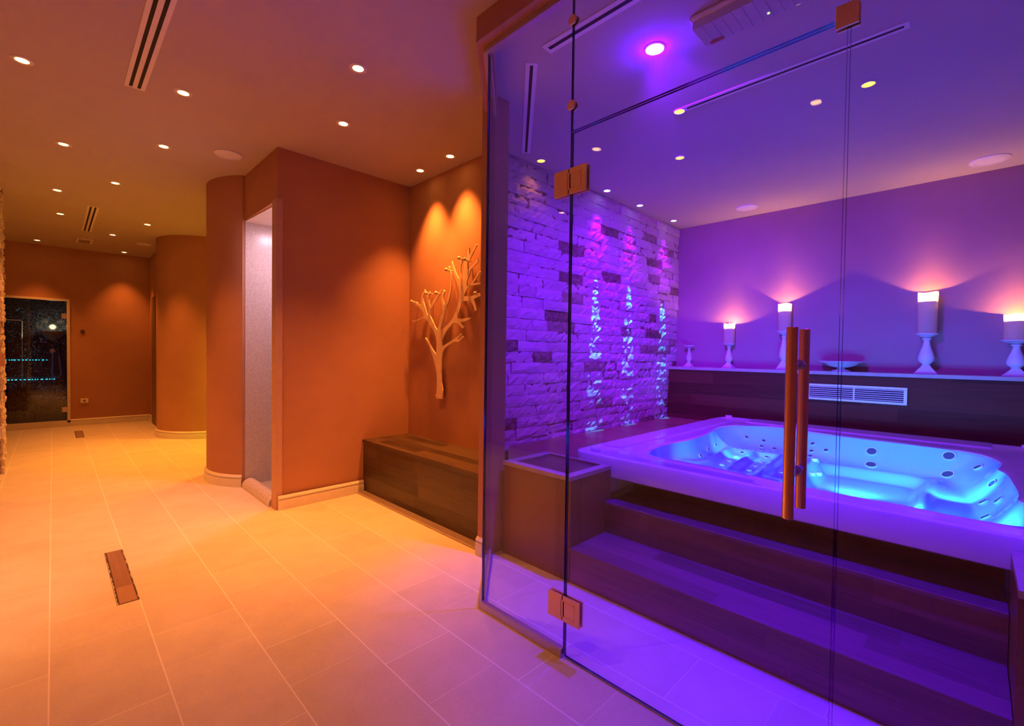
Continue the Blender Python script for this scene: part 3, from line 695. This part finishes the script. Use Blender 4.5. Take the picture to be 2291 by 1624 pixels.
def jet(x, y, r, lift=.003):
    z = zshell(Vector((x, y))); n_ = grad(x, y)
    bm = bmesh.new(); c = Vector((x, y, z))-o+n_*lift
    lathe(bm, [(0, .001), (r*.78, .001), (r*.8, .004), (r*.98, .005), (r, -.004)], 24, c, n_)
    for f in bm.faces: f.material_index = 0 if f.calc_center_median().length >= 0 and (f.calc_center_median()-c).length < r*.8 else 1
    obj('jet', bm, [m_jet, m_jetring], tub, smooth=True)
for x, y in ((3.70,1.43),(3.50,1.41),(3.31,1.385),(3.80,1.262),(3.61,1.242),(3.42,1.218),(3.22,1.195),(3.79,1.085),(3.59,1.06),(3.39,1.038),(3.20,1.015),(3.32,.862)): jet(x, y, .017)
for x, y in ((4.19,1.36),(4.24,1.24),(4.17,1.235),(4.10,1.22),(4.19,1.145),(4.24,.885),(4.17,.878),(4.10,.87),(4.18,.785)): jet(x, y, .018)
for x, y in ((4.20,.512),(4.09,.50),(4.20,.105),(4.07,.105)): jet(x, y, .036)
for x, y in ((4.02,-.03),(4.20,-.035),(3.60,-.085),(3.42,-.05),(3.28,-.10),(3.12,-.055)): jet(x, y, .026)
for x, y in ((3.93,.80),(3.80,.78),(3.72,.74),(3.58,.75)):
    bm = bmesh.new(); z = zshell(Vector((x, y))); lathe(bm, [(0, .022), (.018, .022), (.022, .016), (.022, 0), (0, 0)], 20, Vector((x, y, z))-o); obj('drain_cap', bm, m_jetring, tub, smooth=True)
for x, y in ((2.43, 1.68), (4.72, 1.70), (4.72, -.27)):
    bm = bmesh.new(); lathe(bm, [(0, .02), (.026, .02), (.03, .015), (.03, 0), (0, 0)], 24, (x-o.x, y-o.y, RIM-.001)); obj('knob', bm, m_acryl, tub, smooth=True)
# raised pads on the rim (side and back)
def pad(x0, x1, y0, y1):
    bm = bmesh.new(); prism(bm, [(px-o.x, py-o.y) for px, py in rrect(x0, x1, y0, y1, .02, 4)], RIM-.006, RIM+.003); obj('rim_panel', bm, m_acryl, tub)
pad(2.60, 4.55, 1.60, 1.765); pad(4.52, 4.775, -.10, 1.48); pad(3.0, 4.40, -.40, -.22)
# tub lamp lens, plus added lensless spots that fill the basin with cyan
bm = bmesh.new(); lathe(bm, [(0, .006), (.045, .004), (.05, 0)], 24, Vector((2.60, .52, .47))-o, Vector((1, 0, .15)).normalized()); obj('lamp_lens', bm, emit('tub_lamp_glow', (.1, .6, 1), 8), tub)
for x_, y_, z_, pw, tx, ty, tz, sz in ((3.40, .50, .45, 1.3, 4.2, .5, .46, 140), (3.50, 1.20, .56, .6, 4.2, 1.2, .46, 140), (3.45, .08, .53, .6, 4.2, .0, .44, 140),
                                       (2.66, .50, .50, 1.6, 3.8, .5, .30, 90), (2.64, 1.15, .56, 1.6, 3.6, 1.15, .44, 90), (2.66, -.04, .53, 1.0, 3.6, -.04, .36, 90), (3.1, .25, .46, .6, 3.6, -.15, .36, 120)):
    spot('tub_lamp_fill', Vector((x_, y_, z_))-o, CYAN, P_TUB*pw, sz, .8, .03, tub, target=Vector((tx, ty, tz))-o)

# ------------------------------------------------------------------ candles
SHZ = 1.0745
def holder(y, topz, br, cr, label, s=1.0):
    h = topz-SHZ; t = empty('candle_holder', (5.215, y, SHZ), label=label, cat='candle holder')
    bm = bmesh.new()
    n = 4
    lathe(bm, [(0, 0), (br*1.25, 0), (br*1.25, .008), (br*1.15, .012), (br*.55, h*.17), (br*.42, h*.22)], 4)   # square base
    obj('base', bm, m_holder, t)
    bm = bmesh.new(); b = br
    lathe(bm, [(0, h*.2), (b*.28, h*.21), (b*.36, h*.25), (b*.62, h*.32), (b*.66, h*.40), (b*.55, h*.52), (b*.34, h*.68), (b*.26, h*.78), (b*.25, h*.82), (b*.36, h*.84), (b*.36, h*.875), (b*.22, h*.885), (0, h*.89)], 24)
    obj('stem', bm, m_holder, t, smooth=True)
    bm = bmesh.new(); lathe(bm, [(0, h*.885), (b*.25, h*.89), (cr*.7, h*.93), (cr*1.12, h*.975), (cr*1.12, h), (0, h)], 28)
    obj('cup', bm, m_holder, t, smooth=True)
    return t
def candle(y, z0, z1, r, label, wob=.006):
    t = empty('candle', (5.215, y, z0), label=label, cat='candle'); h = z1-z0; rec = .075 if h > .25 else .052; seg = 32; rnd = random.Random(int(y*100))
    bm = bmesh.new()
    prof = [(0, 0), (r, 0), (r, h*.5), (r, h-rec), (r*1.04, h)]; pool_z = h-rec
    vv = lathe(bm, prof, seg)
    for v in vv:
        if v.co.z > h-.015: a = math.atan2(v.co.y, v.co.x); v.co.z += wob*math.sin(a*3+y*7)*.8+rnd.uniform(-.0015, .0015)
    lathe(bm, [(r*.999, pool_z), (0, pool_z)], seg)
    obj('wax_body', bm, m_wax, t, smooth=True)
    bm = bmesh.new(); cyl(bm, (0, 0, h-rec), (.002, 0, h-rec+.016), .0015, 8); obj('wick', bm, m_black, t)
    bm = bmesh.new(); lathe(bm, [(0, h-rec+.012), (.005, h-rec+.017), (.008, h-rec+.028), (.005, h-rec+.045), (0, h-rec+.062)], 14); obj('flame', bm, m_flame, t, smooth=True)
    point('candle_light', (-.0, 0, h-rec+.036), CANDLE, P_CANDLE, .008, t)
    return t
holder(2.335, 1.322, .048, .052, 'small white wooden candle holder without a candle, beside the stone wall')
holder(1.892, 1.340, .058, .050, 'white wooden candle holder under the shortest lit candle, second from the stone wall')
candle(1.892, 1.3405, 1.553, .053, 'lit white pillar candle nearest the stone wall, standing left of the door handle')
holder(1.360, 1.462, .064, .054, 'white wooden candle holder partly hidden behind the glass door handle')
candle(1.360, 1.4625, 1.733, .057, 'lit white pillar candle directly above the door handle, with a starry glow')
holder(.290, 1.416, .082, .064, 'tall white turned candle holder between the bowl and the picture edge')
candle(.290, 1.4165, 1.755, .063, 'tallest lit white pillar candle, right of the footed bowl')
holder(-.222, 1.354, .082, .074, 'white turned candle holder cut off by the right picture edge')
candle(-.222, 1.3545, 1.548, .072, 'thick lit white candle cut off by the right picture edge')
bw = empty('footed_bowl', (5.215, .880, SHZ), label='shallow white footed bowl on the shelf between the candles', cat='bowl')
bm = bmesh.new(); lathe(bm, [(0, 0), (.075, 0), (.072, .008), (.04, .016), (.028, .026), (.03, .034), (0, .036)], 32); obj('foot', bm, m_holder, bw, smooth=True)
bm = bmesh.new(); lathe(bm, [(0, .034), (.05, .036), (.10, .050), (.135, .075), (.175, .090), (.175, .094), (.13, .082), (.095, .058), (.05, .044), (0, .042)], 40); obj('dish', bm, m_holder, bw, smooth=True)

# ------------------------------------------------------------------ recessed downlights
def downlight(loc, label, group, lens, color, power, size, blend, r=.046, rl=.026, lightz=-.02, tgt=None, lr=.025):
    t = empty('recessed_downlight', (loc[0], loc[1], CEIL), label=label, cat='ceiling light', group=group)
    t.rotation_euler = (0, 0, 0)
    global _ring, _lens
    key = (r, rl, lens.name)
    if key not in DL:
        bm = bmesh.new(); lathe(bm, [(r, .0), (r, -.003), (r*.86, -.006), (rl*1.08, -.004), (rl*1.04, .012), (r, .012)], 32); 
        a = obj('trim_ring', bm, m_trimring, t, smooth=True)
        bm = bmesh.new(); lathe(bm, [(0, -.0025), (rl*.7, -.003), (rl*1.05, -.002), (rl*1.05, .006), (0, .006)], 28); b = obj('lens', bm, lens, t, smooth=True)
        DL[key] = (a, b)
    else:
        for q in DL[key]: link_copy(q, t)
    s = spot('downlight_beam', (0, 0, lightz), color, power, size, blend, lr, t)
    return t
DL = {}
G1 = 'amber downlights in the corridor ceiling'
CL = [((-.107, 3.579), 'amber ceiling downlight nearest the top left picture corner', 1.0),
      ((.553, 3.329), 'amber ceiling downlight just right of the lower end of the long twin slot vent', 1.0),
      ((1.162, 2.359), 'largest starry amber downlight in the middle of the corridor ceiling', .62),
      ((1.374, 2.995), 'starry amber downlight in front of the corner of the projecting wall', 1.0),
      ((.064, 4.814), 'amber downlight left of centre, level with the one beside the ceiling speaker', 1.0),
      ((.594, 4.308), 'amber downlight between two others, left of the round ceiling speaker', 1.0),
      ((.038, 6.255), 'amber downlight by the stone wall, nearer one of the two above the short slot vent', .9),
      ((.413, 5.583), 'amber downlight above and right of the short slot vent', .9),
      ((.068, 7.329), 'amber downlight just left of the short slot vent', .9),
      ((.824, 7.142), 'amber downlight just in front of the round column', .9),
      ((.573, 8.142), 'amber downlight right of the small square ceiling fixture', .9),
      ((-.149, 9.375), 'farthest amber downlight above the dark glass shower door', .55),
      ((.803, 9.468), 'far amber downlight in the corner near the end of the corridor', .55)]
for p, lb, k in CL: downlight(p, lb, G1, m_lampw, AMBER, P_DOWN*k*1.12, 70, 1.0)
G2 = 'amber wall-washing downlights over the coat rack'
for p, lb in (((2.173, 2.885), 'amber downlight over the right side of the tree coat rack'), ((2.171, 3.291), 'amber downlight over the left side of the tree coat rack')):
    downlight(p, lb, G2, m_lampw, AMBER, P_DOWN*1.45, 74, 1.0)
G3 = 'dim amber downlights in the spa ceiling'
for p, lb in (((2.235, .57), 'amber downlight cut off by the top picture edge above the glass door'),
              ((3.191, .45), 'dim amber downlight right of the door joint, beside the long single slot vent'),
              ((2.751, 1.325), 'dim amber downlight at the left end of the long single slot vent'),
              ((3.396, 1.624), 'dim amber downlight in the middle of the spa ceiling'),
              ((2.712, 2.43), 'dim amber downlight close above the stone wall, left of the upper hinge')):
    downlight(p, lb, G3, m_lampspa, (1, .34, .10), 1.6, 110, .8, r=.036, rl=.032)
G4 = 'white wall-washing spots along the stone wall'
for p, lb in (((3.62, 2.425), 'small white ceiling spot at the stone wall, nearest the upper hinge'),
              ((4.20, 2.42), 'small white ceiling spot at the stone wall, middle of the row of three'),
              ((4.93, 2.415), 'small white ceiling spot at the stone wall, farthest in the corner')):
    t = downlight(p, lb, G4, m_lampw2, WASH, P_WASH, 62, 1.0, r=.034, rl=.030)
    spot('added_cyan_beam', (0, -.0, -.02), (.0, .40, 1.0), 900, 8, .4, .004, t, target=(0, .105, -1.45))  # added narrow beam imitating overexposed cyan patches on the stone
t = downlight((2.109, 1.149), 'bright blue ceiling lamp flooding the spa floor with violet light', None, m_led, VIOLET, P_LED, 62, 1.0, r=.05, rl=.042, lr=.04)
spot('added_tilt_beam', (0, 0, -.03), MAGENTA, 430, 96, .9, .04, t, target=(2.4, -.1, -1.75))  # added magenta beams that raise the violet on tub, walls and stone
spot('added_tilt_beam', (0, 0, -.03), MAGENTA, 420, 60, .9, .04, t, target=(3.0, 1.35, -1.1))
spot('added_tilt_beam', (0, 0, -.03), MAGENTA, 300, 84, .9, .04, t, target=(1.5, 1.30, -1.7))
point('led_halo', (0, 0, -.045), VIOLET, 7, .03, t)

t = downlight((1.93, -.02), 'second bright blue ceiling lamp of the spa, just above the top picture edge', None, m_led, VIOLET, P_LED, 66, 1.0, r=.05, rl=.042, lr=.04)
# ------------------------------------------------------------------ ceiling vents
def slot_vent(name, p0, p1, wd, slots, label, lid=.012):
    a, b = Vector((*p0, 0)), Vector((*p1, 0)); d = (b-a); L = d.length; ang = math.atan2(d.y, d.x)
    t = empty(name, ((p0[0]+p1[0])/2, (p0[1]+p1[1])/2, CEIL), ang, label=label, cat='air vent')
    bm = bmesh.new(); box(bm, (-L/2, -wd/2, -.004), (L/2, wd/2, .001)); obj('frame', bm, m_plastic, t)
    n = slots; sw = wd/(2*n+1)
    for i in range(n):
        yc = -wd/2+sw*(2*i+1.5); bm = bmesh.new(); box(bm, (-L/2+.02, yc-sw*.42, -.0052), (L/2-.02, yc+sw*.42, -.003)); s_ = obj('slot', bm, m_dark, t)
    return t
slot_vent('ceiling_vent', (.343, .9), (.343, 3.477), .094, 2, 'long white twin slot air vent in the corridor ceiling at the top left')
slot_vent('ceiling_vent', (.316, 6.68), (.316, 8.16), .094, 2, 'short white twin slot air vent in the far corridor ceiling')
slot_vent('ceiling_vent', (1.745, -.4), (1.745, 1.54), .070, 1, 'single slot air vent just inside the glass, crossing the upper glass joint')
slot_vent('ceiling_vent', (1.77, 1.66), (2.53, 2.42), .062, 1, 'short single slot air vent set diagonally in the ceiling behind the glass corner')
slot_vent('ceiling_vent', (2.748, 1.295), (2.748, .243), .058, 1, 'long single slot air vent over the spa beside the door joint')
# speakers
def speaker(p, r, label):
    t = empty('ceiling_speaker', (*p, CEIL), label=label, cat='ceiling speaker', group=None)
    bm = bmesh.new(); lathe(bm, [(r, .001), (r, -.006), (r*.96, -.010), (r*.72, -.014), (r*.70, -.008), (r*.7, .001)], 40); obj('rim', bm, m_plastic, t, smooth=True)
    bm = bmesh.new(); lathe(bm, [(r*.71, .0), (r*.71, -.010), (r*.5, -.013), (0, -.014), (0, 0)], 40); obj('grille', bm, m_plaster, t, smooth=True)
speaker((.97, 4.112), .095, 'round white ceiling speaker in the corridor near the rounded wall end')
speaker((.942, 8.518), .085, 'small round white ceiling speaker far down the corridor near the round column')
speaker((4.994, 1.668), .10, 'round white ceiling speaker over the candles near the stone wall')
speaker((5.03, -.043), .115, 'round white ceiling speaker near the right picture edge')
t = empty('exit_light_fixture', (.323, 8.91, CEIL), label='small square ceiling fixture beyond the short slot vent', cat='ceiling light')
bm = bmesh.new(); box(bm, (-.085, -.18, -.012), (.085, .18, 0), bev=.004); obj('frame', bm, m_plastic, t)
bm = bmesh.new(); box(bm, (-.06, -.14, -.014), (.06, .14, -.011)); obj('panel', bm, plain('grey_panel', (.35, .28, .24), .4, noise=.08), t)
# emergency light in the spa
t = empty('emergency_light', (2.11, .70, CEIL), label='oblong clear-lens emergency light on the spa ceiling at the top picture edge', cat='emergency light')
bm = bmesh.new(); box(bm, (-.09, -.24, -.022), (.09, .24, 0), bev=.008); obj('base', bm, m_plastic, t)
bm = bmesh.new()
for k in range(22):
    y = -.225+k*.0205; box(bm, (-.075, y, -.060+.002*(k % 2)), (.075, y+.0205, -.022))
obj('diffuser', bm, m_clearpl, t, label='clear ribbed lens')
bm = bmesh.new(); box(bm, (.05, .14, -.0625), (.07, .20, -.0605)); obj('label_strip', bm, plain('red_label', (.4, .03, .03), .5, noise=.05), t)
bm = bmesh.new(); lathe(bm, [(0, -.064), (.004, -.062), (.004, -.058), (0, -.058)], 12, (.04, -.05, 0)); obj('indicator', bm, m_green, t, label='small green indicator light')

# ------------------------------------------------------------------ floor drains
def drain(x0, x1, y0, y1, label):
    t = empty('floor_drain', ((x0+x1)/2, (y0+y1)/2, 0), label=label, cat='floor drain'); hx, hy = (x1-x0)/2, (y1-y0)/2
    bm = bmesh.new(); box(bm, (-hx, -hy, 0), (hx, hy, .0012)); obj('frame', bm, plain('dark_drain_frame', (.05, .03, .02), .7, noise=.3, nscale=60), t)  # dark brown frame left showing as edges around the cover
    bm = bmesh.new(); box(bm, (-hx+.010, -hy+.003, .001), (hx-.008, hy-.003, .0026)); obj('cover', bm, wood_mat('drain_cover_wood', (.20, .11, .07), (.34, .2, .14), 3, .5, rough=.6), t)
    rnd = random.Random(int(y0*10))
    for sx in (-1, 1):
        xo = sx*(hx-.0008); n_ = 36; inn_ = []
        for k in range(n_+1): inn_.append((xo-sx*(.0012 if rnd.random() < .6 else rnd.uniform(.003, .007)), -hy+2*hy*k/n_))
        bm = bmesh.new(); prism(bm, [(xo, -hy), (xo, hy)]+inn_[::-1], .0011, .0024); obj('ragged_edge', bm, m_trimwood, t)
drain(.206, .290, 2.796, 3.565, 'long narrow floor drain in the foreground tiles, brown insert with ragged edges')
drain(.212, .300, 8.41, 9.11, 'far narrow floor drain in front of the dark shower door')

# ------------------------------------------------------------------ far wall fittings
t = empty('wall_socket', (.345, EY, .382), label='white power socket low on the far corridor wall', cat='socket')
bm = bmesh.new(); box(bm, (-.045, -.010, -.032), (.045, 0, .032), bev=.003); obj('plate', bm, m_plastic, t)
bm = bmesh.new(); lathe(bm, [(0, 0), (.018, 0), (.018, .001), (0, .001)], 20, (0, -.012, 0), 'Y'); obj('socket_face', bm, plain('socket_grey', (.3, .25, .22), .5, noise=.05), t)
t = empty('wall_switch', (.329, EY, 1.45), label='small dark round control on the far wall above the socket', cat='wall control')
bm = bmesh.new(); lathe(bm, [(0, 0), (.028, 0), (.028, .012), (0, .014)], 24, (0, -.014, 0), 'Y'); obj('plate', bm, plain('dark_switch', (.05, .03, .03), .4, noise=.1), t, smooth=True)
for s in (-1, 1):
    bm = bmesh.new(); lathe(bm, [(0, 0), (.007, 0), (.007, .003), (0, .003)], 14, (s*.011, -.0165, 0), 'Y'); obj('button', bm, m_steel, t)

# ------------------------------------------------------------------ dark shower room behind the far glass door
wallbox('wall_shower_back', (-1.4, 11.2, 0), (1.3, 11.3, CEIL), m_mosd)
wallbox('wall_shower_side', (.40, EY+.12, 0), (.50, 11.2, CEIL), m_mosd)
obj('floor_shower', boxbm((-1.4, EY+.02, .0), (.40, 11.2, .06)), m_mosd, **S)
bm = bmesh.new()
for a, b in (((-.87, EY-.018, 1.905), (.187, EY+.03, 1.935)), ((.152, EY-.018, .062), (.187, EY+.03, 1.905)), ((-.87, EY-.018, .0), (.187, EY+.05, .092))): box(bm, a, b)
obj('trim_7', bm, m_white, **S)
d4 = empty('door_4', (.15, EY+.005, 0), **S)
pane('glass_leaf', ((-.98, 0), (-.004, 0), .096, 1.9), .01, d4)
for z in (.22, 1.64): obj('hinge', boxbm((-.055, -.014, z), (.0, .014, z+.075), .002), m_alu, d4, label='pale metal hinge')
t = empty('hand_shower', (.045, 11.16, 1.12), label='hand shower on a blue hose hanging behind the dark glass door', cat='shower')
bm = bmesh.new(); cyl(bm, (.03, 0, -.02), (.03, -.03, .16), .022, 14); obj('shower_head', bm, m_black, t, smooth=True)
bm = bmesh.new(); lathe(bm, [(0, 0), (.035, 0), (.03, .03), (0, .035)], 20, (-.05, .02, .02), 'Y'); obj('wall_outlet', bm, emit('outlet_glow', (1, .6, .15), 1.2) if False else m_steel, t, smooth=True)
bm = bmesh.new(); pts = [(-.05+.005*math.sin(k), -.02, .0-.7*k/14) for k in range(14)]
loop = [(.03-.085*math.cos(R(a)), -.02, -.70-.10*math.sin(R(a))) for a in range(0, 181, 12)]
pts = [(-.045-.01*k/12, -.02, 0-.36*k/12) for k in range(12)]+[(-.055*math.cos(R(a)), -.02, -.36-.075*math.sin(R(a))) for a in range(0, 181, 15)]+[(.055-.025*k/12, -.02, -.36+.34*k/12) for k in range(1, 12)]
tube(bm, pts, .009, 8); obj('hose', bm, m_hose, t, smooth=True)
for z0, x1, lb in ((.985, -.06, 'upper cyan light line inside the dark shower room'), (.665, .03, 'lower cyan light line inside the dark shower room')):
    bm = bmesh.new(); rnd = random.Random(int(z0*100)); x = -.80
    while x < x1:
        w_ = rnd.uniform(.008, .03); box(bm, (x, 10.88, z0), (x+w_, 10.90, z0+.012)); x += w_+rnd.uniform(.008, .03)
    t = obj('led_strip', bm, m_ledstrip, label=lb, cat='light strip')
for y, lb, nm in ((10.92, '', 'shower_bench'),):
    t = empty(nm, (-.7, 11.0, 0), label='dark tiled bench seat inside the shower room behind the glass door', cat='bench')
    obj('seat', boxbm((-.6, -.10, .0), (.5, .12, .50)), m_mosd, t)
bm = bmesh.new(); rnd = random.Random(9)
for k in range(260):
    x = rnd.gauss(-.28, .22); z = rnd.uniform(.3, 1.85)
    if -.8 < x < .38: box(bm, (x, 11.188, z), (x+.005, 11.195, z+.005))
obj('star_lights', bm, m_star, label='scattered tiny cyan star lights on the dark shower wall', cat='star lights', kind='stuff')
t = empty('wall_lamp', (.0, 11.03, 1.44), label='half-round lit wall lamp behind the dark glass shower door', cat='wall lamp')
bm = bmesh.new(); prof = []
lathe(bm, [(.02, -.12), (.09, -.07), (.15, -.01), (.165, .03), (.155, .03), (.10, -.05), (.02, -.10)], 28); obj('shade', bm, plain('brown_shade', (.35, .28, .18), .4, noise=.1), t, smooth=True)
bm = bmesh.new(); lathe(bm, [(0, .02), (.15, .025), (.15, .03), (0, .034)], 28); obj('lamp_disc', bm, emit('shower_lamp_glow', (1, .72, .3), 2.5), t)
bm = bmesh.new(); box(bm, (-.02, .05, -.06), (.02, .165, 0)); obj('bracket', bm, m_black, t)
point('shower_lamp_light', (0, -.05, .12), (1, .7, .35), 4, .04, t)
bm = bmesh.new(); tube(bm, [(-.36, 11.17, .52), (-.36, 11.17, 1.63), (-.37, 11.17, 1.645), (-.75, 11.17, 1.645)], .007, 8); obj('shower_rail', bm, m_steel, smooth=True, label='thin upright rail inside the dark shower room', cat='rail')

# ------------------------------------------------------------------ passage behind the rounded wall: yellow lamp
for p, lb, k in (((.02, 2.0), 'amber ceiling downlight above the photographer, left side, outside the picture', .5), ((-.35, .7), 'amber ceiling downlight outside the picture, behind the camera', .45)):
    downlight(p, lb, None, m_lampw, AMBER, P_DOWN*k, 96, .9)
downlight((2.35, 6.45), 'yellow downlight hidden in the side passage behind the rounded wall end', None, emit('yellow_lamp_glow', (1, .8, .1), 10), YELLOW, 430, 112, 1.0, lr=.12)
# basin on the left wall seen only as a reflection in the glass
t = empty('wash_basin', (-.98, 3.15, 0), label='round white wash basin on a pedestal, mirrored faintly in the glass', cat='basin')
bm = bmesh.new(); lathe(bm, [(0, .80), (.14, .82), (.25, .90), (.27, .96), (.255, .96), (.22, .90), (.1, .86), (0, .85)], 36); obj('bowl', bm, m_holder, t, smooth=True)
bm = bmesh.new(); lathe(bm, [(0, 0), (.13, 0), (.09, .1), (.08, .6), (.13, .81), (0, .81)], 28); obj('pedestal', bm, m_holder, t, smooth=True)
downlight((-1.0, 3.15), 'amber downlight over the wash basin, outside the picture', None, m_lampw, (1, .5, .18), 90, 50, .5)
